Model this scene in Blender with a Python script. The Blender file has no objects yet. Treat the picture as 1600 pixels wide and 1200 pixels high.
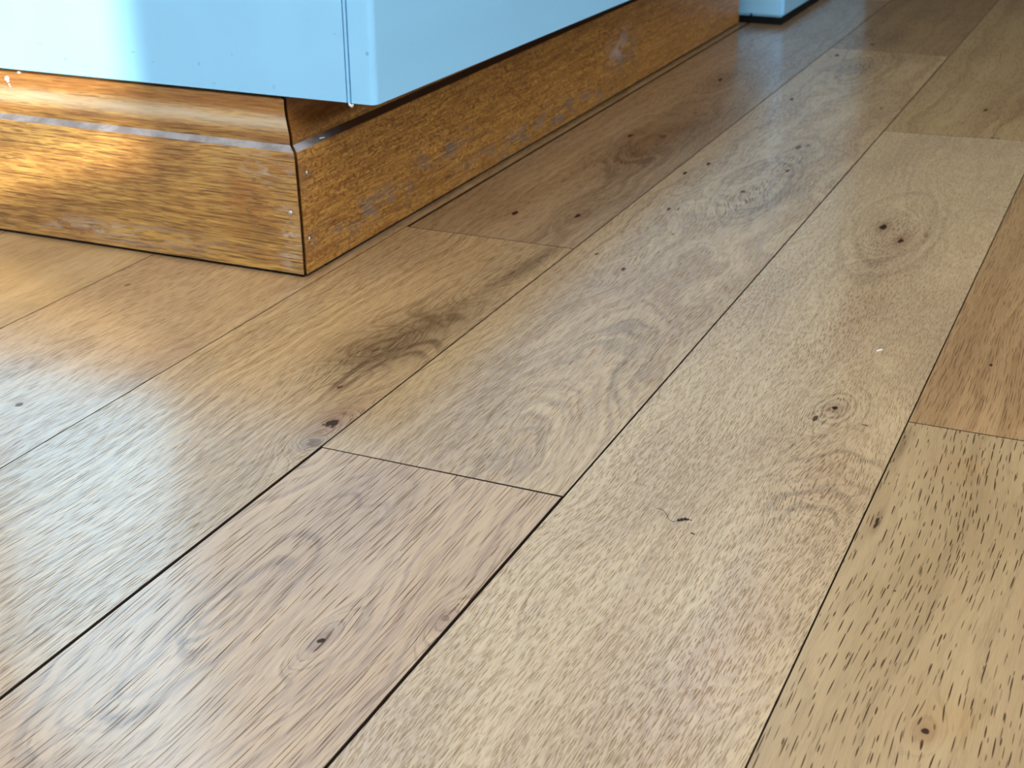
import bpy, bmesh, math, random
from mathutils import Vector, Matrix

# ------------------------------------------------------------------ camera, light, exposure
W = 0.18                                   # one floor plank is 18 cm wide; plank widths are the unit below
scene = bpy.context.scene
COL = scene.collection

F_PX, YAW, PITCH, ROLL = 2270.4, -0.4274, 0.4159, -0.0089
CAM = Vector((4.7206 * W, 0.0, 2.4467 * W))
fw = Vector((math.sin(YAW) * math.cos(PITCH), math.cos(YAW) * math.cos(PITCH), -math.sin(PITCH)))
r0 = Vector((math.cos(YAW), -math.sin(YAW), 0)); u0 = r0.cross(fw)
rt = math.cos(ROLL) * r0 + math.sin(ROLL) * u0
up = -math.sin(ROLL) * r0 + math.cos(ROLL) * u0
cam_d = bpy.data.cameras.new('camera'); cam = bpy.data.objects.new('camera', cam_d); COL.objects.link(cam)
cam.matrix_world = Matrix(((rt.x, up.x, -fw.x, CAM.x), (rt.y, up.y, -fw.y, CAM.y), (rt.z, up.z, -fw.z, CAM.z), (0, 0, 0, 1)))
cam_d.sensor_width = 36; cam_d.sensor_fit = 'HORIZONTAL'; cam_d.lens = F_PX / 1600 * 36
cam_d.clip_start = 0.02
cam_d.dof.use_dof = True; cam_d.dof.focus_distance = 0.92; cam_d.dof.aperture_fstop = 21
scene.camera = cam

world = bpy.data.worlds.new('sky'); scene.world = world; world.use_nodes = True
bg = world.node_tree.nodes['Background']
bg.inputs['Color'].default_value = (0.86, 0.97, 1.10, 1); bg.inputs['Strength'].default_value = 3.9

SUN = Vector((-1.0, 0.9, -0.27)).normalized()
sun_d = bpy.data.lights.new('sun', 'SUN'); sun = bpy.data.objects.new('sun', sun_d); COL.objects.link(sun)
sun_d.energy = 9.0; sun_d.angle = math.radians(0.6); sun_d.color = (0.97, 0.97, 0.93)
sun.rotation_euler = SUN.to_track_quat('-Z', 'Y').to_euler(); sun.location = (3.5, -3.5, 2.5)

def portal(name, loc, direction, w, h):
    d = bpy.data.lights.new(name, 'AREA'); o = bpy.data.objects.new(name, d); COL.objects.link(o)
    d.shape = 'RECTANGLE'; d.size = w; d.size_y = h; d.cycles.is_portal = True
    o.location = loc; o.rotation_euler = Vector(direction).to_track_quat('-Z', 'Z').to_euler()
WIN1 = dict(y0=-1.62, y1=-1.29, z0=0.79, z1=1.48)          # opening in the right wall
WIN2 = dict(x0=0.9, x1=2.0, z0=0.05, z1=2.15)             # unseen garden doorway added behind the camera for fill light
WIN3 = dict(x0=-0.4, x1=2.45, y0=-2.2, y1=1.7)            # unseen flat rooflight added above the camera to light floor and cabinet sides
XR, YB, XL, YF, HC = 2.6, -3.3, -1.7, 5.0, 2.45
portal('window_sky_portal', (XR + .06, (WIN1['y0'] + WIN1['y1']) / 2, (WIN1['z0'] + WIN1['z1']) / 2), (-1, 0, 0), WIN1['y1'] - WIN1['y0'], WIN1['z1'] - WIN1['z0'])
portal('added_door_fill_portal', ((WIN2['x0'] + WIN2['x1']) / 2, YB - .06, (WIN2['z0'] + WIN2['z1']) / 2), (0, 1, 0), WIN2['x1'] - WIN2['x0'], WIN2['z1'] - WIN2['z0'])

portal('added_rooflight_fill_portal', ((WIN3['x0'] + WIN3['x1']) / 2, (WIN3['y0'] + WIN3['y1']) / 2, HC + .06), (0, 0, -1), WIN3['x1'] - WIN3['x0'], WIN3['y1'] - WIN3['y0'])

vs = scene.view_settings
vs.view_transform = 'Standard'; vs.look = 'None'; vs.gamma = 1.0; vs.use_curve_mapping = False
vs.exposure = 0.0
scene.cycles.use_denoising = True; scene.cycles.denoiser = 'OPENIMAGEDENOISE'
scene.cycles.denoising_input_passes = 'RGB_ALBEDO_NORMAL'; scene.cycles.denoising_prefilter = 'ACCURATE'
scene.cycles.max_bounces = 6; scene.cycles.diffuse_bounces = 4; scene.cycles.glossy_bounces = 3

# ------------------------------------------------------------------ node helpers
class N:
    """A tiny expression builder for shader nodes."""
    def __init__(self, name):
        self.m = bpy.data.materials.new(name); self.m.use_nodes = True
        self.t = self.m.node_tree; self.t.nodes.clear()
        self.out = self.t.nodes.new('ShaderNodeOutputMaterial')
        self.b = self.t.nodes.new('ShaderNodeBsdfPrincipled')
        self.t.links.new(self.b.outputs[0], self.out.inputs[0])
    def new(self, k): return self.t.nodes.new(k)
    def set(self, sock, v):
        if isinstance(v, bpy.types.NodeSocket): self.t.links.new(v, sock)
        elif v is not None: sock.default_value = v
    def math(self, op, a, b=None, c=None, clamp=False):
        n = self.new('ShaderNodeMath'); n.operation = op; n.use_clamp = clamp
        self.set(n.inputs[0], a); self.set(n.inputs[1], b); self.set(n.inputs[2], c)
        return n.outputs[0]
    def add(self, a, b): return self.math('ADD', a, b)
    def sub(self, a, b): return self.math('SUBTRACT', a, b)
    def mul(self, a, b): return self.math('MULTIPLY', a, b)
    def mad(self, a, b, c): return self.math('MULTIPLY_ADD', a, b, c)
    def xyz(self, x, y, z=0.0):
        n = self.new('ShaderNodeCombineXYZ')
        for i, v in enumerate((x, y, z)): self.set(n.inputs[i], v)
        return n.outputs[0]
    def coords(self, off=(0, 0, 0)):
        """Object coordinates shifted to the room's frame, in plank widths."""
        tc = self.new('ShaderNodeTexCoord'); s = self.new('ShaderNodeSeparateXYZ')
        self.t.links.new(tc.outputs['Object'], s.inputs[0])
        return [self.mad(s.outputs[i], 1 / W, off[i] / W) for i in range(3)]
    def noise(self, vec, scale=1.0, detail=2.0, rough=0.5, dist=0.0, dim='2D'):
        n = self.new('ShaderNodeTexNoise'); n.noise_dimensions = dim
        if dim == '1D': self.set(n.inputs['W'], vec)
        else: self.set(n.inputs['Vector'], vec)
        n.inputs['Scale'].default_value = scale; n.inputs['Detail'].default_value = detail
        n.inputs['Roughness'].default_value = rough; n.inputs['Distortion'].default_value = dist
        return n.outputs[0]
    def ramp(self, v, a, b, lo=0.0, hi=1.0):
        n = self.new('ShaderNodeMapRange'); n.interpolation_type = 'SMOOTHSTEP'; n.clamp = True
        self.set(n.inputs[0], v); self.set(n.inputs[1], a); self.set(n.inputs[2], b)
        self.set(n.inputs[3], lo); self.set(n.inputs[4], hi)
        return n.outputs[0]
    def mix(self, f, a, b, mode='MIX'):
        n = self.new('ShaderNodeMix'); n.data_type = 'RGBA'; n.blend_type = mode; n.clamp_factor = True
        self.set(n.inputs[0], f)
        self.set(n.inputs[6], a if not isinstance(a, tuple) else (*a, 1))
        self.set(n.inputs[7], b if not isinstance(b, tuple) else (*b, 1))
        return n.outputs[2]
    def gauss(self, X, Y, x, y, sx, sy, shear=0.0):
        """exp(-r^2) of an ellipse at (x, y); shear leans it sideways along y."""
        dy = self.sub(Y, y); dx = self.sub(X, x)
        if shear: dx = self.mad(dy, -shear, dx)
        a = self.mul(dx, 1 / sx); b = self.mul(dy, 1 / sy)
        r2 = self.mad(a, a, self.mul(b, b))
        return self.math('POWER', 2.71828, self.mul(r2, -1.0))
    def dashes(self, U, V, pu, pv, ru, rv, dens, wig=None):
        """Short strokes along V: one per stretched cell, each with its own length; returns a 0..1 mask."""
        n = self.new('ShaderNodeTexVoronoi'); n.voronoi_dimensions = '2D'; n.feature = 'F1'
        n.inputs['Scale'].default_value = 1.0; n.inputs['Randomness'].default_value = 1.0
        a, b = self.mul(U, pu), self.mul(V, pv)
        self.set(n.inputs['Vector'], self.xyz(a, b))
        s = self.new('ShaderNodeSeparateXYZ'); self.t.links.new(n.outputs['Position'], s.inputs[0])
        c = self.new('ShaderNodeSeparateColor'); self.t.links.new(n.outputs['Color'], c.inputs[0])
        dx = self.mul(self.sub(a, s.outputs[0]), 1 / (pu * ru))
        dy = self.sub(b, s.outputs[1])
        dx = self.mad(dy, self.mad(c.outputs[2], 1.6, -.8), dx)
        dy = self.math('DIVIDE', dy, self.mad(c.outputs[1], pv * rv * 1.1, pv * rv * .35))
        r2 = self.mad(dx, dx, self.mul(dy, dy))
        on = self.ramp(c.outputs[0], dens, self.sub(dens, .25) if not isinstance(dens, float) else dens - .25)
        return self.mul(self.ramp(r2, 1.15, .35), on)
    def bump(self, h, strength, dist):
        n = self.new('ShaderNodeBump'); n.inputs['Strength'].default_value = strength
        n.inputs['Distance'].default_value = dist; self.set(n.inputs['Height'], h)
        self.t.links.new(n.outputs[0], self.b.inputs['Normal'])
    def done(self, color, rough=0.5, spec=0.5, coat=0.0, coat_rough=0.2, coat_ior=1.5):
        self.set(self.b.inputs['Base Color'], color if not isinstance(color, tuple) else (*color, 1))
        self.set(self.b.inputs['Roughness'], rough)
        self.set(self.b.inputs['Specular IOR Level'], spec)
        self.set(self.b.inputs['Coat Weight'], coat); self.b.inputs['Coat Roughness'].default_value = coat_rough; self.b.inputs['Coat IOR'].default_value = coat_ior
        return self.m

def srgb(r, g, b):
    f = lambda c: c / 12.92 if c <= .04045 else ((c + .055) / 1.055) ** 2.4
    return tuple(f(v / 255) for v in (r, g, b))

def plain(name, col, rough=0.5, metal=0.0, spec=0.5):
    n = N(name); X, Y, Z = n.coords()
    v = n.noise(n.xyz(X, Y, Z), 9.0, 3, dim='3D')
    c = n.mix(n.ramp(v, .3, .7), tuple(k * .94 for k in col), col)
    n.b.inputs['Metallic'].default_value = metal
    return n.done(c, rough, spec)

# ------------------------------------------------------------------ oak plank material
LIGHT = srgb(204, 176, 138); BROWN = srgb(160, 124, 88); GREY = srgb(158, 138, 114); PORE = srgb(66, 44, 24)
KNOT = srgb(44, 28, 18); RUST = srgb(134, 88, 52)

TINT = (.88, .77, .62)
def oak(name, seed, org, light=LIGHT, dark=BROWN, cloud=GREY, rings=None, pore=(85, 7, .0016, .060, .75, .70), fine=.45,
        ring_amt=.45, line=.35, cloud_amt=.45, warp=.10, flow=(), knots=(), blots=(), figure=(), rough=.34, bumpk=.30, fibre=(330.0, 12.0)):
    """rings: (vc, y0, h, t, q, a, freq); flow: fibres bend round (x, y, sx, sy, k, shear);
    knots: (x, y, sx, sy, strength, halo); blots: (x, y, sx, sy, shear, colour, strength)."""
    tn = lambda c: tuple(a * b for a, b in zip(c, TINT))
    light, dark, cloud = tn(light), tn(dark), tn(cloud); blots = [(*q[:5], tn(q[5]), q[6]) for q in blots]
    n = N(name); X, Y, Z = n.coords(org)
    ox, oy = seed * 7.31, seed * 3.77
    Xs = n.add(X, ox); Ys = n.add(Y, oy)
    # slow wander of the fibres
    w1 = n.noise(n.xyz(n.mul(Xs, 1.3), n.mul(Ys, .55)), 1.0, 1)
    Fc = n.mad(n.sub(w1, .5), warp * 2, X)
    bumpR = None
    for (x, y, sx, sy, k, sh) in flow:
        g = n.mul(n.gauss(X, Y, x, y, sx, sy, sh), k)
        Fc = n.sub(Fc, n.mul(n.sub(X, x), g))
        bumpR = n.mul(g, bumpk) if bumpR is None else n.mad(g, bumpk, bumpR)
    Fs = n.add(Fc, ox)
    # fine fibre and long streaks
    fib = n.noise(n.xyz(n.mul(Fs, fibre[0]), n.mul(Ys, fibre[1])), 1.0, 2, .6)
    fib2 = n.noise(n.xyz(n.mul(Fs, 44.0), n.mul(Ys, 1.2)), 1.0, 3, .65)
    # growth rings cut by the saw
    vc, y0, h, t, q, a, freq = rings or (seed % 1 * 3, 0, .6, .02, 0, 1, 8)
    dy = n.sub(Y, y0); dep = n.mul(n.math('TANH', n.mul(n.mad(n.mad(dy, q, t), dy, h), 1 / .45)), .45)
    va = n.mul(n.sub(Fc, vc), a)
    R = n.math('SQRT', n.mad(va, va, n.mad(dep, dep, .0004)))
    wob = n.noise(n.xyz(n.mul(Xs, 3.0), n.mul(Ys, 1.3)), 1.0, 2)
    R = n.mad(n.sub(wob, .5), .20, R)
    R = n.mad(n.sub(fib, .5), .022, R)
    if bumpR is not None: R = n.add(R, bumpR)
    ring = n.noise(n.mad(R, freq, seed), 1.0, 2, .6, dim='1D')
    ringm = n.ramp(ring, .34, .68)
    rl = n.ramp(n.noise(n.mad(R, freq * 2.4, seed + 5), 1.0, 1, .5, dim='1D'), .54, .68)
    cl = n.noise(n.xyz(n.mul(Xs, 2.6), n.mul(Ys, .8), seed), 1.0, 2, .55)
    col = n.mix(n.mul(ringm, ring_amt), light, dark)
    col = n.mix(n.mul(n.ramp(cl, .40, .72), cloud_amt), col, cloud)
    col = n.mix(n.mul(n.ramp(fib2, .50, .72), .30), col, tuple(c * .78 for c in dark))
    col = n.mix(n.mul(n.ramp(fib2, .44, .28), .30), col, tuple(min(1, c * 1.16) for c in light))
    for (x, y, sx, sy, sh, bc, k) in blots:
        wb = n.mad(n.sub(fib2, .5), .35 * sx, X)
        g = n.gauss(wb, Y, x, y, sx, sy, sh)
        col = n.mix(n.mul(n.mul(g, n.mad(rl, .55, .62)), k), col, bc)
    col = n.mix(n.mul(n.mul(rl, n.ramp(fib, .40, .60, .35, 1.0)), line), col, tuple(c * .66 for c in dark))
    # growth lines curling round a knot or a cathedral tip: (centre x, y, a, b, mask x, y, sx, sy, freq, strength)
    for i, (cx, cy, fa, fb, mx, my, sx, sy, fq, k) in enumerate(figure):
        ea = n.mul(n.sub(X, cx), 1 / fa); eb = n.mul(n.sub(Y, cy), 1 / fb)
        rr = n.math('SQRT', n.mad(ea, ea, n.mul(eb, eb)))
        rr = n.mad(n.sub(wob, .5), 1.1, n.mad(n.sub(fib, .5), .16, rr))
        ln = n.ramp(n.noise(n.mad(rr, fq, seed + i), 1.0, 1, .5, dim='1D'), .50, .66)
        g = n.ramp(n.gauss(X, Y, mx, my, sx, sy), .08, .6)
        col = n.mix(n.mul(n.mul(ln, g), n.mul(n.ramp(fib, .36, .62, .65, 1.0), k)), col, tuple(c * .36 for c in dark))
    # fibre speckle
    col = n.mix(n.mul(n.ramp(fib, .50, .76), fine), col, tuple(c * .55 for c in dark))
    col = n.mix(n.mul(n.ramp(fib, .48, .26), fine * .6), col, tuple(min(1, c * 1.3) for c in light))
    # open pores: dark dashes along the fibre, denser in the early wood
    pu, pv, ru, rv, dens, pk = pore
    den = n.mad(n.sub(ringm, .5), .35, n.mad(n.sub(cl, .5), .9, dens))
    pm = n.dashes(Fs, Ys, pu, pv, ru, rv, den)
    pm2 = n.dashes(n.add(Fs, 3.37), n.add(Ys, 1.71), pu * 1.45, pv * 1.3, ru * .75, rv * .8, den)
    pm = n.math('MAXIMUM', pm, n.mul(pm2, .8))
    col = n.mix(n.mul(pm, pk), col, PORE)
    hgt = n.mad(pm, -1.0, n.mul(fib, .3)); hole = pm
    if knots:
        wx = n.noise(n.xyz(n.mul(Xs, 26), n.mul(Ys, 26)), 1.0, 2)
    for (x, y, sx, sy, k, halo) in knots:
        kx = n.mad(n.sub(wx, .5), 1.6 * sx, X); ky = n.mad(n.sub(wx, .5), -1.6 * sy, Y)
        if halo: col = n.mix(n.mul(n.gauss(kx, ky, x, y, sx * 2.6, sy * 3.4), halo), col, RUST)
        g = n.gauss(kx, ky, x, y, sx * 1.1, sy * 1.1)
        kk = n.mul(n.ramp(g, .30, .60), k)
        col = n.mix(kk, col, KNOT); hole = n.math('MAXIMUM', hole, kk)
    n.bump(hgt, .30, .0006)
    return n.done(col, n.mad(hole, .45, n.mad(fib, .12, rough - .06)), n.mad(hole, -.36, .4), n.mad(hole, -.9, 1.0), .19, 2.2)

# ------------------------------------------------------------------ mesh helpers
def link(name, me, mats, parent=None, loc=(0, 0, 0)):
    o = bpy.data.objects.new(name, me); COL.objects.link(o); o.location = loc
    for m in (mats if isinstance(mats, (list, tuple)) else [mats]):
        if m.name not in me.materials: me.materials.append(m)
    if parent: o.parent = parent; o.matrix_parent_inverse = parent.matrix_world.inverted()
    return o
def tag(o, label=None, cat=None, group=None, kind=None):
    for k, v in (('label', label), ('category', cat), ('group', group), ('kind', kind)):
        if v: o[k] = v
    return o
def empty(name, loc=(0, 0, 0)):
    o = bpy.data.objects.new(name, None); COL.objects.link(o); o.location = loc
    bpy.context.view_layer.update(); return o
def mesh(name, verts, faces, smooth=False):
    me = bpy.data.meshes.new(name); me.from_pydata(verts, [], faces); me.validate()
    bm = bmesh.new(); bm.from_mesh(me); bmesh.ops.recalc_face_normals(bm, faces=bm.faces); bm.to_mesh(me); bm.free()
    if smooth: me.shade_smooth()
    return me
def boxes(name, lst, bevel=0.0):
    bm = bmesh.new()
    for (x0, x1, y0, y1, z0, z1) in lst:
        r = bmesh.ops.create_cube(bm, size=1.0)
        for v in r['verts']:
            v.co = Vector(((x0 + x1) / 2 + v.co.x * (x1 - x0), (y0 + y1) / 2 + v.co.y * (y1 - y0), (z0 + z1) / 2 + v.co.z * (z1 - z0)))
    if bevel: bmesh.ops.bevel(bm, geom=bm.edges[:], offset=bevel, segments=2, affect='EDGES')
    me = bpy.data.meshes.new(name); bm.to_mesh(me); bm.free(); return me

# ------------------------------------------------------------------ room shell
m_wall = plain('painted_plaster', srgb(226, 224, 218), .8)
m_ceil = plain('ceiling_paint', srgb(236, 235, 232), .9)
m_sub_gap = plain('dark_subfloor_gap_shade', (.012, .010, .008), .95, spec=.1)  # near-black subfloor; also colours the shade strips under the skirting
m_joint = plain('grimy_shaded_joint', srgb(58, 42, 30), .9, spec=.1)  # plank edges painted dark for the shade in the joints as well as grime
m_frame = plain('white_window_paint', srgb(232, 233, 234), .4)
T = .12
def struct(name, lst, m, parent=None, bevel=0):
    o = link(name, boxes(name, lst, bevel), m, parent)
    if not parent: o['kind'] = 'structure'
    return o
floor = struct('floor', [(XL, XR, YB, YF, -.05, -.0145)], m_sub_gap)
w = WIN3
struct('ceiling', [(XL, w['x0'], YB, YF, HC, HC + T), (w['x1'], XR, YB, YF, HC, HC + T), (w['x0'], w['x1'], YB, w['y0'], HC, HC + T), (w['x0'], w['x1'], w['y1'], YF, HC, HC + T)], m_ceil)
struct('wall_left', [(XL - T, XL, YB, YF, -.05, HC)], m_wall)
struct('wall_far', [(XL - T, XR + T, YF, YF + T, -.05, HC)], plain('dim_hall_brown', srgb(74, 58, 44), .7))  # unseen wall coloured dark to keep the floor's far reflections dim
w = WIN1
struct('wall_right', [(XR, XR + T, YB, w['y0'], -.05, HC), (XR, XR + T, w['y1'], YF, -.05, HC),
                      (XR, XR + T, w['y0'], w['y1'], -.05, w['z0']), (XR, XR + T, w['y0'], w['y1'], w['z1'], HC)], m_wall)
w = WIN2
struct('wall_back', [(XL - T, w['x0'], YB - T, YB, -.05, HC), (w['x1'], XR + T, YB - T, YB, -.05, HC),
                     (w['x0'], w['x1'], YB - T, YB, -.05, w['z0']), (w['x0'], w['x1'], YB - T, YB, w['z1'], HC)], m_wall)
w = WIN1
win = struct('window_1', [(XR, XR + .05, w['y0'], w['y0'] + .02, w['z0'], w['z1']), (XR, XR + .05, w['y0'], w['y1'], w['z1'] - .02, w['z1']),
                          (XR, XR + .05, w['y0'], w['y0'] + .02, w['z0'], w['z1'])], m_frame)
struct('window_bar', [(XR, XR + .02, w['y0'], w['y1'], .838, .856)], m_frame, win)
w = WIN2
door = struct('fill_door_1', [(w['x0'], w['x0'] + .05, YB - .06, YB, w['z0'], w['z1']), (w['x1'] - .05, w['x1'], YB - .06, YB, w['z0'], w['z1']),
                         (w['x0'], w['x1'], YB - .06, YB, w['z1'] - .05, w['z1'])], m_frame)  # frame of the added fill-light doorway
struct('fill_door_mullion', [((w['x0'] + w['x1']) / 2 - .04, (w['x0'] + w['x1']) / 2 + .04, YB - .06, YB, w['z0'], w['z1'] - .05)], m_frame, door)

# ------------------------------------------------------------------ floor planks
G0 = .0018          # half joint, in plank widths
def plank(x0, x1, ya, yb, mat_kw, gl=G0, gr=G0, gy=.0022, skew=(0, 0), name='plank'):
    """x in plank columns; ya..yb along the board; skew shifts the ends at the right-hand side."""
    xa, xb = x0 + gl, x1 - gr
    org = (xa * W, ya * W, 0)
    pts = [(xa, ya + gy), (xb, ya + gy + skew[0]), (xb, yb - gy + skew[1]), (xa, yb - gy)]
    e = .0012
    P = lambda p, z, i=0.0: ((p[0] - xa) * W, (p[1] - ya) * W, z)
    cx, cy = (xa + xb) / 2, (ya + yb) / 2
    ins = [(p[0] + (e if p[0] < cx else -e), p[1] + (e if p[1] < cy else -e)) for p in pts]
    v = [P(p, -.014) for p in pts] + [P(p, -.0005) for p in pts] + [P(p, 0) for p in ins]
    f = [(3, 2, 1, 0), (8, 9, 10, 11)]
    for i in range(4):
        j = (i + 1) % 4
        f += [(i, j, 4 + j, 4 + i), (4 + i, 4 + j, 8 + j, 8 + i)]
    seed = mat_kw.pop('seed')
    m = oak('oak_plank_%d' % round(seed * 10), seed, org, **mat_kw)
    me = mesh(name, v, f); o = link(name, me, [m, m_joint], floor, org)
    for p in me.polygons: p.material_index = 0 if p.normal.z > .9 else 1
    return o

L = lambda r, g, b: srgb(r, g, b)
# column -1, far left of the view
plank(-1, 0, 3.0, 11.5, dict(seed=1.1, light=L(206, 176, 134), dark=L(172, 134, 92), rings=(-.6, 5, .7, .02, 0, 1, 8), ring_amt=.5, cloud_amt=.3, pore=(90, 6, .0013, .07, .6, .5)))
# column 0, between the skirting corner and the lower left
plank(0, 1, 1.42, 9.92, dict(seed=2.3, light=L(204, 174, 136), dark=L(168, 130, 94), cloud=L(172, 140, 112), rings=(.4, 4.5, .35, .05, .02, 1, 9), ring_amt=.5,
      knots=[(.67, 4.06, .014, .020, .75, .2), (.17, 5.40, .012, .022, .7, .15)], blots=[(.95, 4.45, .05, .16, 0, L(120, 98, 78), .6), (.35, 5.25, .22, .4, 0, L(176, 132, 100), .4)]))
plank(0, 1, 9.92, 18.4, dict(seed=2.9))
# column 1: knotty board against the skirting, then the browner far board
plank(1, 2, -1.7, 6.778, dict(seed=3.2, figure=[(1.93, 4.60, .10, .36, 1.76, 5.25, .20, .62, 2.3, 1.0), (1.95, 4.24, .05, .08, 1.93, 4.26, .09, .14, 3.5, .5)], light=L(208, 178, 136), dark=L(164, 126, 86), cloud=L(176, 152, 122), rings=(1.75, 5.2, .05, .16, .06, 1.4, 20), ring_amt=.5, line=.7, bumpk=.55, warp=.06,
      flow=[(1.93, 4.40, .12, .22, .8, 0), (1.72, 5.15, .20, .34, .75, .1), (1.80, 6.1, .14, .5, .4, .1), (1.95, 4.24, .08, .10, .6, 0)],
      blots=[(1.74, 5.12, .16, .30, .12, L(64, 44, 26), 1.0), (1.80, 5.55, .15, .34, .12, L(84, 58, 36), .9), (1.88, 6.40, .055, .45, .10, L(74, 50, 30), 1.0),
             (1.92, 4.50, .09, .20, 0, L(138, 92, 56), .8), (1.945, 4.24, .045, .07, 0, L(112, 96, 80), .9), (1.45, 6.4, .3, .4, 0, L(160, 128, 96), .5), (1.6, 4.8, .2, .15, 0, L(196, 176, 140), .4)],
      knots=[(1.932, 4.41, .024, .038, .95, .5), (1.905, 4.39, .008, .010, .8, 0), (1.78, 4.73, .012, .018, .8, .3), (1.955, 4.235, .030, .035, .35, .1)]),
      gr=.0035)
plank(1, 2, 6.778, 15.28, dict(seed=4.4, figure=[(1.62, 8.95, .08, .30, 1.64, 8.95, .24, .75, 3.2, .6)], light=L(184, 156, 124), dark=L(142, 112, 84), cloud=L(156, 128, 100), rings=(1.6, 8.9, .12, .09, .03, 1.2, 11), ring_amt=.6,
      flow=[(1.66, 8.95, .2, .6, .7, 0), (1.8, 7.32, .1, .25, .6, 0), (1.5, 11.1, .12, .5, .5, 0)],
      blots=[(1.64, 8.9, .20, .7, 0, L(88, 56, 34), .95), (1.7, 9.6, .2, .6, 0, L(110, 76, 48), .7), (1.5, 11.0, .12, .6, 0, L(100, 66, 42), .7), (1.35, 7.2, .25, .5, 0, L(140, 102, 72), .5), (1.82, 7.35, .08, .2, 0, L(124, 96, 66), .5)],
      knots=[(1.45, 7.24, .015, .035, 1, .35), (1.80, 7.32, .014, .04, 1, .3), (1.45, 9.16, .018, .045, 1, .4), (1.66, 9.22, .025, .05, .7, .4), (1.63, 8.75, .02, .05, .55, .4), (1.49, 11.11, .02, .05, .95, .3), (1.65, 9.95, .014, .03, .5, .2)]),
      gl=.016, gr=.0032)
# column 2: near board with open joints, long cathedral board, far board
plank(2, 3, -4.3, 4.213, dict(seed=5.7, figure=[(2.30, 3.10, .11, .36, 2.24, 2.80, .20, .50, 3.4, .45)], light=L(204, 172, 134), dark=L(164, 126, 92), cloud=L(170, 140, 112), rings=(2.34, 3.05, .0, .30, .0, 1.1, 15), ring_amt=.32, line=.65, pore=(52, 4.2, .0018, .11, .75, .85), fibre=(360.0, 8.0), warp=.06,
      flow=[(2.68, 3.09, .06, .16, .6, 0), (2.97, 3.34, .05, .12, .7, 0)],
      blots=[(2.68, 3.12, .03, .12, .05, L(120, 92, 74), .6), (2.95, 3.33, .035, .07, 0, L(140, 100, 78), .8), (2.35, 3.95, .10, .30, 0, L(172, 138, 112), .5), (2.86, 3.1, .1, .6, 0, L(172, 134, 92), .5)],
      knots=[(2.68, 3.09, .011, .018, .95, .25), (2.965, 3.345, .012, .018, .4, .3)]),
      gl=.008, gr=.008, skew=(0, -.004))
plank(2, 3, 4.213, 12.713, dict(seed=6.2, figure=[(2.70, 4.30, .20, .85, 2.62, 5.1, .30, .75, 5.0, .40), (2.57, 8.25, .07, .26, 2.6, 8.3, .24, .8, 2.8, .45), (2.45, 12.0, .1, .4, 2.5, 11.8, .3, .8, 3.0, .35)], light=L(210, 182, 142), dark=L(166, 131, 95), cloud=L(176, 148, 116), rings=(2.68, 4.35, .0, .25, .0, 1.0, 19), ring_amt=.5, line=.5, cloud_amt=.6, pore=(90, 8, .0016, .055, .75, .65),
      flow=[(2.58, 8.0, .18, .45, .5, 0), (2.60, 9.0, .14, .5, .6, 0), (2.2, 8.5, .08, .4, .5, 0), (2.4, 11.9, .16, .7, .7, 0), (2.35, 6.6, .08, .3, .5, 0)],
      blots=[(2.68, 7.9, .10, .40, .1, L(124, 104, 86), .6), (2.55, 8.2, .05, .16, 0, L(196, 176, 146), .6), (2.64, 5.85, .10, .12, 0, L(140, 112, 92), .6), (2.72, 4.36, .12, .10, 0, L(140, 114, 92), .6),
             (2.6, 9.0, .15, .5, 0, L(136, 112, 90), .5), (2.40, 11.9, .16, .25, 0, L(130, 108, 86), .7), (2.35, 6.2, .16, .5, 0, L(176, 144, 116), .5), (2.62, 6.7, .14, .5, .05, L(172, 138, 112), .5), (2.08, 5.2, .1, 1.0, 0, L(212, 182, 134), .6)],
      knots=[(2.08, 8.41, .013, .03, 1, .1), (2.15, 8.67, .012, .03, 1, .1), (2.14, 6.75, .010, .022, .9, .1), (2.35, 6.58, .010, .022, .9, .2), (2.23, 7.65, .010, .026, .9, .1), (2.28, 7.67, .007, .018, .7, .1),
             (2.52, 8.16, .013, .03, .85, .3), (2.65, 8.70, .013, .035, .85, .2), (2.57, 9.29, .018, .05, .7, .3), (2.62, 9.35, .010, .03, .6, .2), (2.18, 10.64, .014, .04, .95, .1), (2.12, 12.4, .02, .05, .9, .1), (2.40, 7.22, .007, .014, .8, .1), (2.85, 10.6, .01, .03, .6, .2)]),
      gr=.0042)
plank(2, 3, 12.713, 21.2, dict(seed=7.5, light=L(180, 150, 112), dark=L(146, 114, 80), cloud=L(140, 112, 82), blots=[(2.3, 13.4, .2, .5, 0, L(118, 90, 64), .5)], knots=[(2.3, 13.0, .02, .05, .6, .2)]))
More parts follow.
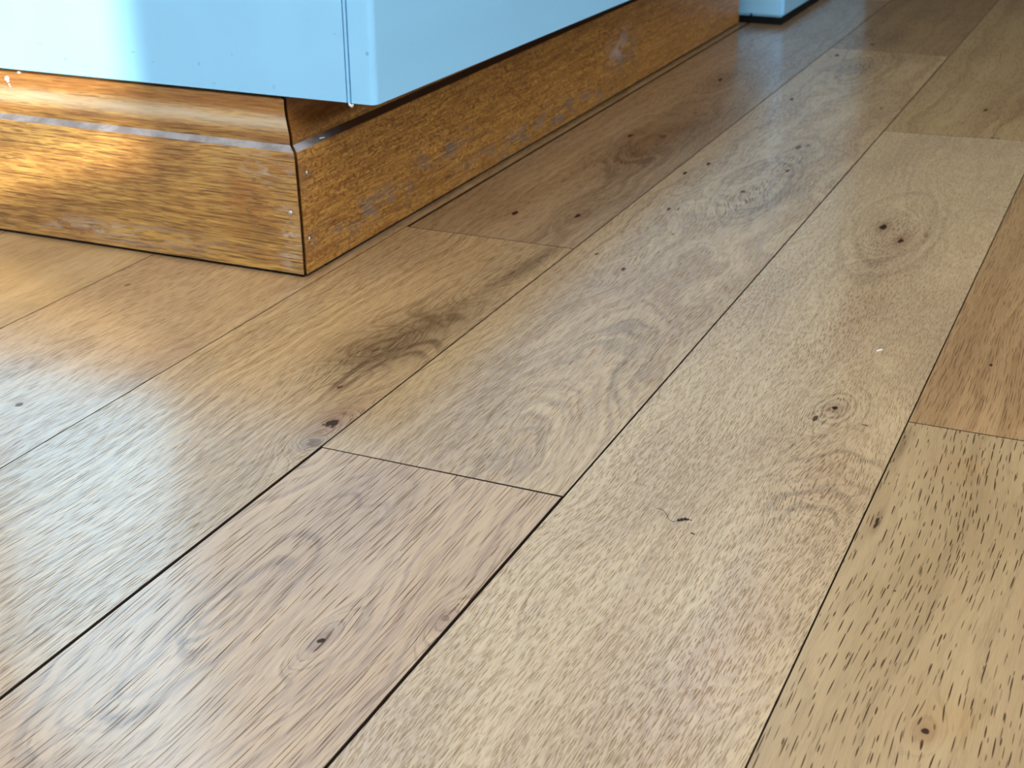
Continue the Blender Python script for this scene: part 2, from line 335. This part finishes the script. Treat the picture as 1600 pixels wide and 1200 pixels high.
# column 3: wide pale board with the twin knots, far board
plank(3, 4, 1.43, 9.94, dict(seed=8.1, figure=[(3.48, 7.85, .12, .42, 3.5, 7.7, .28, .9, 3.4, .32), (3.86, 3.95, .20, .70, 3.78, 4.75, .24, .42, 7.0, .50), (3.71, 5.33, .05, .10, 3.73, 5.36, .12, .26, 3.5, .5)], light=L(211, 187, 152), dark=L(174, 144, 112), cloud=L(182, 157, 132), rings=(3.82, 3.75, .0, .30, .0, 1.0, 40), ring_amt=.25, line=.32, cloud_amt=.5, pore=(110, 15, .0018, .030, .85, .60), fine=.40, warp=.09,
      flow=[(3.48, 7.7, .16, .45, .75, 0), (3.70, 5.3, .12, .22, .7, 0), (3.8, 4.7, .2, .3, .5, 0), (3.6, 6.6, .2, .5, .3, .1)],
      blots=[(3.42, 7.80, .035, .12, .05, L(130, 98, 68), .75), (3.55, 7.60, .035, .12, .05, L(130, 98, 68), .75), (3.50, 7.2, .08, .5, .0, L(150, 124, 98), .6), (3.60, 6.45, .07, .5, .06, L(164, 128, 96), .6),
             (3.71, 5.33, .04, .07, 0, L(122, 96, 74), .7), (3.80, 4.75, .16, .30, 0, L(168, 128, 96), .5), (3.25, 5.2, .07, 1.2, .0, L(192, 166, 136), .5), (3.45, 3.6, .05, 1.4, .05, L(172, 140, 108), .4), (3.8, 3.4, .1, .5, 0, L(178, 128, 92), .4)],
      knots=[(3.42, 7.78, .020, .045, 1, .3), (3.55, 7.58, .017, .035, 1, .3), (3.66, 7.72, .012, .03, .5, .2), (3.71, 5.335, .012, .016, 1, .3), (3.66, 5.21, .010, .032, .9, .15), (3.855, 5.22, .012, .008, .7, .1), (3.64, 5.20, .008, .01, .3, .1)]),
      skew=(0, .085))
plank(3, 4, 9.94, 18.4, dict(seed=9.6, light=L(196, 168, 126), dark=L(164, 132, 94), cloud=L(168, 138, 100), ring_amt=.45, blots=[(3.75, 11.2, .2, .8, 0, L(150, 116, 78), .5)], knots=[(3.55, 10.83, .016, .04, .9, .2), (3.70, 10.02, .012, .02, .8, .1), (3.74, 10.02, .01, .02, .8, .1)]),
      skew=(.085, 0))
# column 4: coarse-pored near board, streaky far board
plank(4, 5, -3.2, 5.32, dict(seed=10.3, light=L(192, 167, 130), dark=L(166, 139, 104), cloud=L(160, 135, 98), rings=(4.9, 3.5, .5, .06, .02, 1, 7), ring_amt=.4, pore=(30, 9, .0023, .046, .80, 1.0), fine=.22, warp=.05,
      flow=[(4.4, 3.37, .05, .10, .6, 0)],
      blots=[(4.02, 5.10, .018, .16, 0, L(92, 66, 42), .9), (4.05, 4.47, .014, .09, 0, L(86, 56, 36), 1.0), (4.25, 5.0, .1, .12, 0, L(176, 136, 86), .5), (4.45, 3.45, .1, .12, 0, L(182, 142, 82), .5)],
      knots=[(4.05, 4.46, .006, .045, .9, .1), (4.40, 3.37, .011, .013, .95, .5), (4.19, 4.05, .005, .006, .8, .1)]))
plank(4, 5, 5.32, 13.82, dict(seed=11.4, light=L(192, 158, 116), dark=L(156, 120, 82), cloud=L(160, 126, 90), rings=(4.8, 6, .5, .05, .01, 1, 10), ring_amt=.6, pore=(60, 5, .0017, .085, .8, .8), fine=.35, warp=.05,
      knots=[(4.22, 6.03, .008, .014, 1, .1)], blots=[(4.08, 6.6, .05, .6, 0, L(140, 104, 70), .4)]))
# boards outside the view
s = 12.1
for c, a in ((-1, 11.5), (0, 18.4), (1, 15.28), (2, 21.2), (3, 18.4), (4, 13.82)):
    while a < 27:
        b = min(a + 8.5, 27.6); plank(c, c + 1, a, b, dict(seed=s)); s += .7; a = b
for c, joints in ((-9, (1, 9.5, 18)), (-8, (-2, 6, 14)), (-7, (0, 8, 16)), (-6, (-3, 5, 13)), (-5, (1, 9, 17)), (-4, (-2, 5, 13)), (-3, (0, 8, 16)), (-2, (-4, 4.4, 13)), (5, (-9.6, -1, 7.4, 15.9, 24.4)), (6, (-5, 3.2, 11.7, 20.2, 27.6)), (7, (-8, 0, 8, 16, 24.5)), (8, (-3, 5, 13.5, 22)), (9, (-8, 0, 8, 16, 24.5)), (10, (-3, 5, 13.5, 22))):
    for a, b in zip(joints[:-1], joints[1:]):
        plank(c, c + 1, a, b, dict(seed=s)); s += .7

# ------------------------------------------------------------------ old oak skirting
def skirt_mat(name, seed, axis, face):
    n = N(name); C3 = n.coords()
    A = C3[axis]; Z = C3[2]
    As = n.add(A, seed * 5.3)
    w1 = n.noise(n.xyz(n.mul(As, .8), n.mul(Z, 2.0)), 1.0, 2)
    Zw = n.mad(n.sub(w1, .5), .05, Z)
    fib = n.noise(n.xyz(n.mul(As, 9.0), n.mul(Zw, 170.0)), 1.0, 2, .6)
    st = n.noise(n.xyz(n.mul(As, 1.6), n.mul(Zw, 42.0)), 1.0, 3, .65)
    ds = n.math('MAXIMUM', n.dashes(Zw, As, 45, 4.5, .0034, .11, .80), n.mul(n.dashes(n.add(Zw, 2.2), n.add(As, 1.3), 70, 7.5, .0024, .06, .80), .8))
    cl = n.noise(n.xyz(n.mul(As, 1.6), n.mul(Z, 4.0)), 1.0, 3)
    worn = n.noise(n.xyz(n.mul(As, 5.0), n.mul(Z, 11.0)), 1.0, 4, .6)
    gold, brown, darkb, grey = srgb(204, 146, 68), srgb(172, 116, 52), srgb(84, 50, 26), srgb(160, 142, 122)
    if face == 'left':
        gold, brown = srgb(194, 148, 76), srgb(160, 112, 54)
        col = n.mix(n.ramp(st, .34, .64), gold, brown)
        col = n.mix(n.mul(n.ramp(cl, .45, .75), .45), col, srgb(140, 84, 40))
        col = n.mix(n.mul(n.ramp(fib, .50, .72), .50), col, darkb)
        col = n.mix(n.mul(n.ramp(fib, .46, .28), .35), col, srgb(228, 182, 102))
        col = n.mix(n.mul(ds, .75), col, srgb(76, 44, 20))
        # worn, raw wood towards the mitre and near the foot
        g = n.math('MAXIMUM', n.gauss(A, Z, .86, .2, .07, .16), n.mul(n.gauss(A, Z, -.2, .10, .55, .05, 0), .8))
        g = n.math('MAXIMUM', g, n.mul(n.gauss(A, Z, .72, .55, .18, .10), .6))
        col = n.mix(n.mul(n.mul(g, n.ramp(worn, .42, .58)), n.ramp(n.mad(fib, .6, n.mul(st, .5)), .50, .62)), col, srgb(196, 180, 160))
        rw = n.mul(n.gauss(A, Z, .70, .36, .17, .22), n.ramp(worn, .40, .56))
        col = n.mix(n.mul(rw, n.ramp(n.mad(fib, .6, n.mul(st, .5)), .58, .46)), col, srgb(96, 50, 24))
        col = n.mix(n.mul(n.gauss(A, Z, .60, .35, .14, .14), n.mul(n.ramp(worn, .55, .42), .6)), col, srgb(140, 74, 34))
        # bare band along the moulding
        band = n.mul(n.gauss(A, Z, 0, .745, 3.0, .030), n.ramp(st, .30, .60, .5, 1.0))
        col = n.mix(n.mul(n.ramp(Z, .775, .80), .55), col, srgb(150, 92, 40))
        col = n.mix(n.mul(n.gauss(A, Z, 0, .685, 9.0, .022), .5), col, srgb(128, 78, 36))
        col = n.mix(n.mul(band, .9), col, srgb(190, 168, 138))
    else:
        fl = n.noise(n.xyz(n.mul(As, 16.0), n.mul(Z, 34.0)), 1.0, 3, .62, 1.6)
        col = n.mix(n.ramp(st, .36, .66), gold, brown)
        col = n.mix(n.mul(n.ramp(fl, .50, .62), .75), col, srgb(136, 84, 32))
        col = n.mix(n.mul(n.ramp(fl, .40, .28), .5), col, srgb(236, 182, 96))
        col = n.mix(n.mul(n.ramp(fib, .54, .74), .30), col, darkb)
        col = n.mix(n.mul(ds, .40), col, darkb)
        g = n.math('MAXIMUM', n.mul(n.gauss(A, Z, 6.6, .17, .55, .07), 1.0), n.mul(n.gauss(A, Z, 9.0, .10, 1.2, .08), .95))
        g = n.math('MAXIMUM', g, n.gauss(A, Z, 7.4, .28, .35, .06))
        g = n.math('MAXIMUM', g, n.mul(n.gauss(A, Z, 10.4, .30, .28, .12), 1.0))
        col = n.mix(n.mul(n.mul(g, n.ramp(worn, .46, .60)), n.ramp(fl, .36, .60, .5, 1.0)), col, srgb(134, 118, 106))
        col = n.mix(n.mul(n.mul(g, ds), .6), col, srgb(70, 52, 42))
        col = n.mix(n.mul(n.mul(n.gauss(A, Z, 10.3, .36, .20, .09, .5), n.ramp(worn, .36, .62)), .8), col, srgb(206, 180, 168))
        col = n.mix(n.mul(n.gauss(A, Z, 5.85, .5, .10, .12), .5), col, srgb(126, 84, 60))
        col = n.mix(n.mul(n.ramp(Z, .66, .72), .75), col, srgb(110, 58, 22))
    n.bump(n.mad(n.ramp(fib, .5, .7), -1, n.mul(worn, .2)), .25, .0008)
    return n.done(col, n.mad(worn, .25, .26), .5)
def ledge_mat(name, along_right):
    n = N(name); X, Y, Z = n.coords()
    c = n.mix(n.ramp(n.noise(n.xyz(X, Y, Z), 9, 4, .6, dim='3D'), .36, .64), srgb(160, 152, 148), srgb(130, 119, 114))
    if along_right: c = n.mix(n.ramp(Y, 5.95, 6.45), c, srgb(92, 58, 34))  # shade of the cabinet overhang painted as dark brown past the mitre
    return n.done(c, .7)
m_ledge = ledge_mat('dusty_bare_ledge', False); m_ledge_r = ledge_mat('dusty_shaded_ledge', True)

PROFILE = [(0.0, .017), (.004, .30), (.026, .612), (.034, .628), (.086, .648), (.084, .666), (.085, .690), (.095, .712), (.112, .742), (.127, .768), (.134, .790), (.137, .815), (.137, .852), (.142, .860), (.26, .860), (.26, .017)]
XB, YS = .938, 5.83
def skirting(name, side, mat):
    """Extruded board with a mitred end at the outside corner."""
    v, f = [], []; gap = .011
    n = len(PROFILE)
    ends = (-8.9, 0) if side == 'left' else (0, 13.52)
    for k in (0, 1):
        for d, z in PROFILE:
            if side == 'left':
                x = XB - d - gap if k else -8.9
                v.append((x * W, (YS + d) * W, z * W))
            else:
                y = 13.52 if k else YS + d + gap
                v.append(((XB - d) * W, y * W, z * W))
    for i in range(n):
        j = (i + 1) % n
        f.append((i, j, n + j, n + i))
    f += [tuple(range(n)), tuple(range(n, 2 * n))]
    me = mesh(name, v, f)
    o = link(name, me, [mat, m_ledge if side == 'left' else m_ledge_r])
    for p in me.polygons:
        zc = p.center.z / W
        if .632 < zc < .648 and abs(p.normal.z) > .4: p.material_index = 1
    for p in me.polygons: p.use_smooth = len(p.vertices) == 4
    me.set_sharp_from_angle(angle=math.radians(35))
    o['kind'] = 'structure'
    return o
sk_l = skirting('baseboard_left', 'left', skirt_mat('old_varnished_oak_long_grain', 1.0, 0, 'left'))
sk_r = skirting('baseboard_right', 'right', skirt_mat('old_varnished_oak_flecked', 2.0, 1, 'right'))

link('gap_shade_strip', boxes('gap_shade_strip', [(-8.9 * W, (XB - .02) * W, (YS + .012) * W, (YS + .2) * W, 0, .0165 * W)]), m_sub_gap, sk_l)  # black strips added to paint the shade in the gap under the skirting
link('gap_shade_strip', boxes('gap_shade_strip', [((XB - .2) * W, (XB - .012) * W, (YS + .21) * W, 13.52 * W, 0, .0165 * W)]), m_sub_gap, sk_r)
m_nail = plain('bright_steel', (.62, .62, .64), .25, 1.0)
def nail_mesh(r):
    bm = bmesh.new()
    bmesh.ops.create_uvsphere(bm, u_segments=10, v_segments=6, radius=r)
    for q in bm.verts: q.co.z *= .45
    me = bpy.data.meshes.new('nail'); bm.to_mesh(me); bm.free(); me.shade_smooth(); return me
nm = nail_mesh(.0024)
def nail(p, normal, parent):
    o = link('nail', nm, m_nail, parent); o.location = p; o.rotation_euler = Vector(normal).to_track_quat('Z', 'Y').to_euler()
for y, z in ((5.91, .522), (5.894, .188)): nail(((XB - .006) * W + .0005, y * W, z * W), (1, 0, 0), sk_r)
nail((.870 * W, (YS + .006) * W - .0005, .331 * W), (0, -1, 0), sk_l)

# ------------------------------------------------------------------ white cabinet above the skirting
def panel_mat(name, col, axis, marks=()):
    n = N(name); C3 = n.coords(); A, Z = C3[axis], C3[2]
    sm = n.noise(n.xyz(n.mul(A, 3), n.mul(Z, 3)), 1.0, 3)
    c = n.mix(n.ramp(sm, .35, .7), tuple(k * .97 for k in col), col)
    for (a, z, sa, sz, k) in marks: c = n.mix(n.mul(n.ramp(n.gauss(A, Z, a, z, sa, sz, .0), .3, .7), k * .55), c, srgb(108, 128, 150))
    return n.done(c, n.mad(sm, .10, .28), .5)
PB = (.32, .69, .98)
m_front = panel_mat('pale_blue_white_front', PB, 0, [(-.68, 1.03, .025, .006, .7), (-.52, .96, .015, .008, .8), (-.40, .935, .015, .005, .5), (-.08, 1.03, .02, .006, .5), (.04, .99, .012, .005, .4), (.32, 1.00, .008, .012, .6), (.52, 1.06, .008, .006, .4), (.40, .91, .012, .006, .5), (.75, .92, .01, .015, .35), (1.11, 1.20, .006, .006, .5)])
m_side = panel_mat('pale_blue_white_side', PB, 0, [(1.281, 1.120, .010, .012, .9)])
m_black = plain('black_gap', (.004, .004, .005), .8, spec=.2)
m_trim = plain('white_edge_strip', srgb(226, 232, 236), .35)
CY, CX, CT = 5.95, 1.315, 5.2
cab = empty('cabinet', (0, CY * W, .88 * W))
tag(cab, 'white laminate cabinet with a rounded corner, overhanging the old oak skirting', 'cabinet')
def prism(name, outline, z_lo, z_hi, mat, parent, smooth=False):
    """outline of (x, y); z_lo may be a function of the point."""
    n = len(outline); lo = z_lo if callable(z_lo) else (lambda x, y: z_lo)
    v = [(x * W, y * W, lo(x, y) * W) for x, y in outline] + [(x * W, y * W, z_hi * W) for x, y in outline]
    f = [tuple(range(n)), tuple(range(n, 2 * n))] + [(i, (i + 1) % n, n + (i + 1) % n, n + i) for i in range(n)]
    return link(name, mesh(name, v, f), mat, parent)
zf = lambda x, y: .879 + .014 * max(0, min(1, (1.16 - x) / 2))
SX = 1.168
prism('front_panel', [(-8.9, CY), (SX - .012, CY), (SX - .012, CY + .09), (-8.9, CY + .09)], zf, CT, m_front, cab)
prism('edge_strip', [(SX - .004, CY - .002), (SX + .008, CY - .002), (SX + .008, CY + .09), (SX - .004, CY + .09)], .876, CT, m_front, cab)
# the side sheet wraps round the corner
rr = .034; out = [(SX + .014, CY + .004), (SX + .016, CY)]
for k in range(9):
    a = -math.pi / 2 + k / 8 * math.pi / 2
    out.append((CX - rr + rr * math.cos(a), CY + rr + rr * math.sin(a)))
th = .022
inner = []
for k in range(9):
    a = -math.pi / 2 + k / 8 * math.pi / 2
    inner.append((CX - rr + (rr - th) * math.cos(a), CY + rr + (rr - th) * math.sin(a)))
ring = out + [(CX, 13.5), (CX - th, 13.5)] + inner[::-1] + [(SX + .014, CY + th)]
zs = lambda x, y: .874 - .008 * max(0, y - 6.2) + .004 * (0 if y > 6.1 else 1)
side = prism('side_panel', ring, zs, CT, m_side, cab)
for p in side.data.polygons: p.use_smooth = len(p.vertices) == 4
side.data.set_sharp_from_angle(angle=math.radians(40))
prism('base_board', [(-8.9, CY + .05), (CX - .05, CY + .05), (CX - .05, 13.5), (-8.9, 13.5)], .892, .95, m_black, cab)
prism('top_board', [(-8.9, CY), (CX, CY), (CX, 13.5), (-8.9, 13.5)], CT, CT + .1, m_trim, cab)

# far cabinet beyond the end of the right-hand skirting
far = empty('tall_cabinet', (.7 * W, 13.62 * W, 0))
tag(far, 'white cabinet reaching almost to the floor on a black base, past the far skirting end', 'cabinet')
b = boxes('body', [(-.6 * W, 1.335 * W, 13.61 * W, 17.5 * W, .070 * W, 9 * W)], .004)
link('body', b, m_side, far)
link('plinth', boxes('plinth', [(-.5 * W, 1.320 * W, 13.63 * W, 17.4 * W, 0, .069 * W)]), m_black, far)

link('notch_tab', boxes('notch_tab', [(1.022 * W, 1.040 * W, 13.604 * W, 13.612 * W, .066 * W, .094 * W)]), m_black, far)  # black tab added to stand in for a dark notch in the edge

# ------------------------------------------------------------------ specks and crumbs
def lump(name, pts, mat, seed, label, cat, squash=1.0):
    """pts: (x, y, z, radius) in metres; a chain of overlapping irregular pebbles fused into one crumb."""
    rnd = random.Random(seed); bm = bmesh.new()
    base = Vector(pts[0][:3])
    for (x, y, z, r) in pts:
        q = bmesh.ops.create_icosphere(bm, subdivisions=2, radius=r)
        for v in q['verts']:
            v.co *= 1 + rnd.uniform(-.22, .22); v.co.z *= squash; v.co += Vector((x, y, z)) - base
    me = bpy.data.meshes.new(name); bm.to_mesh(me); bm.free(); me.shade_smooth()
    return tag(link(name, me, mat, None, base), label, cat)
m_dirt = plain('black_dirt', (.010, .008, .007), .7)
m_chalk = plain('white_plaster', srgb(232, 224, 210), .8)
m_hair = plain('dark_hair', srgb(58, 44, 34), .5)
fl = lambda x, y, r: (x * W, y * W, r * .55, r)
lump('dirt_crumb', [fl(3.427, 4.209, .0010), fl(3.436, 4.217, .0012), fl(3.446, 4.225, .0011), fl(3.455, 4.2275, .0008), fl(3.465, 4.228, .0005)], m_dirt, 1, 'elongated black dirt crumb at the end of a hair on the wide plank', 'crumb', .6)
lump('dirt_crumb', [fl(3.496, 4.142, .0006), fl(3.503, 4.141, .0005)], m_dirt, 2, 'tiny dark speck just in front of the black dirt crumb', 'crumb', .6)
lump('paint_speck', [fl(3.747, 5.992, .0010), fl(3.754, 6.004, .0011), fl(3.760, 6.014, .0009)], m_chalk, 3, 'white paint speck on the wide plank between the twin knots and the lone knot', 'speck', .5)
lump('plaster_crumb', [(.933 * W, 6.066 * W, .656 * W + .0006, .0011), (.930 * W, 6.058 * W, .656 * W + .0006, .0010), (.937 * W, 6.076 * W, .656 * W + .0006, .0009)], m_chalk, 4, 'white crumb lying on the ledge of the right-hand skirting near the mitre', 'crumb', .5)
lump('plaster_crumb', [(1.176 * W, (CY - .004) * W, .871 * W, .0012), (1.186 * W, (CY - .004) * W, .866 * W, .0013), (1.192 * W, (CY - .004) * W, .871 * W, .0009)], m_chalk, 5, 'white crumb hanging at the bottom of the cabinet corner seam', 'crumb')
lump('plaster_crumb', [(-.941 * W, (YS + .127) * W, .826 * W, .0022), (-.932 * W, (YS + .122) * W, .812 * W, .0012), (-.921 * W, (YS + .116) * W, .798 * W, .0009), (-.912 * W, (YS + .112) * W, .788 * W, .0006)], m_chalk, 6, 'pale putty blob stuck to the sunlit moulding of the left-hand skirting', 'crumb')
lump('plaster_crumb', [(-.866 * W, (YS + .139) * W, .862 * W, .0011), (-.858 * W, (YS + .139) * W, .862 * W, .0009)], m_chalk, 7, 'white fleck on top of the left-hand skirting under the sunlit cabinet', 'crumb')
# the hair
HP = [(3.328, 4.2587), (3.3370, 4.2618), (3.3459, 4.2614), (3.3560, 4.2560), (3.3641, 4.2480), (3.3740, 4.2350), (3.3824, 4.2225), (3.3900, 4.2090), (3.3972, 4.1994), (3.4050, 4.1945), (3.4108, 4.1931), (3.4180, 4.1985), (3.4260, 4.2060)]
v, f = [], []; rad = .00012
for i, (x, y) in enumerate(HP):
    a = Vector((*HP[max(0, i - 1)], 0)); b = Vector((*HP[min(len(HP) - 1, i + 1)], 0)); t = (b - a).normalized(); nn = Vector((-t.y, t.x, 0))
    for k in range(4):
        an = k * math.pi / 2
        v.append(Vector((x * W, y * W, .0003)) + nn * rad * math.cos(an) + Vector((0, 0, rad * math.sin(an))) - Vector((HP[0][0] * W, HP[0][1] * W, 0)))
    if i:
        for k in range(4): f.append(((i - 1) * 4 + k, (i - 1) * 4 + (k + 1) % 4, i * 4 + (k + 1) % 4, i * 4 + k))
f += [(0, 1, 2, 3), tuple(range(len(v) - 4, len(v)))]
tag(link('hair', mesh('hair', v, f), m_hair, None, (HP[0][0] * W, HP[0][1] * W, 0)), 'fine curled dark hair trailing from the black dirt crumb', 'hair')
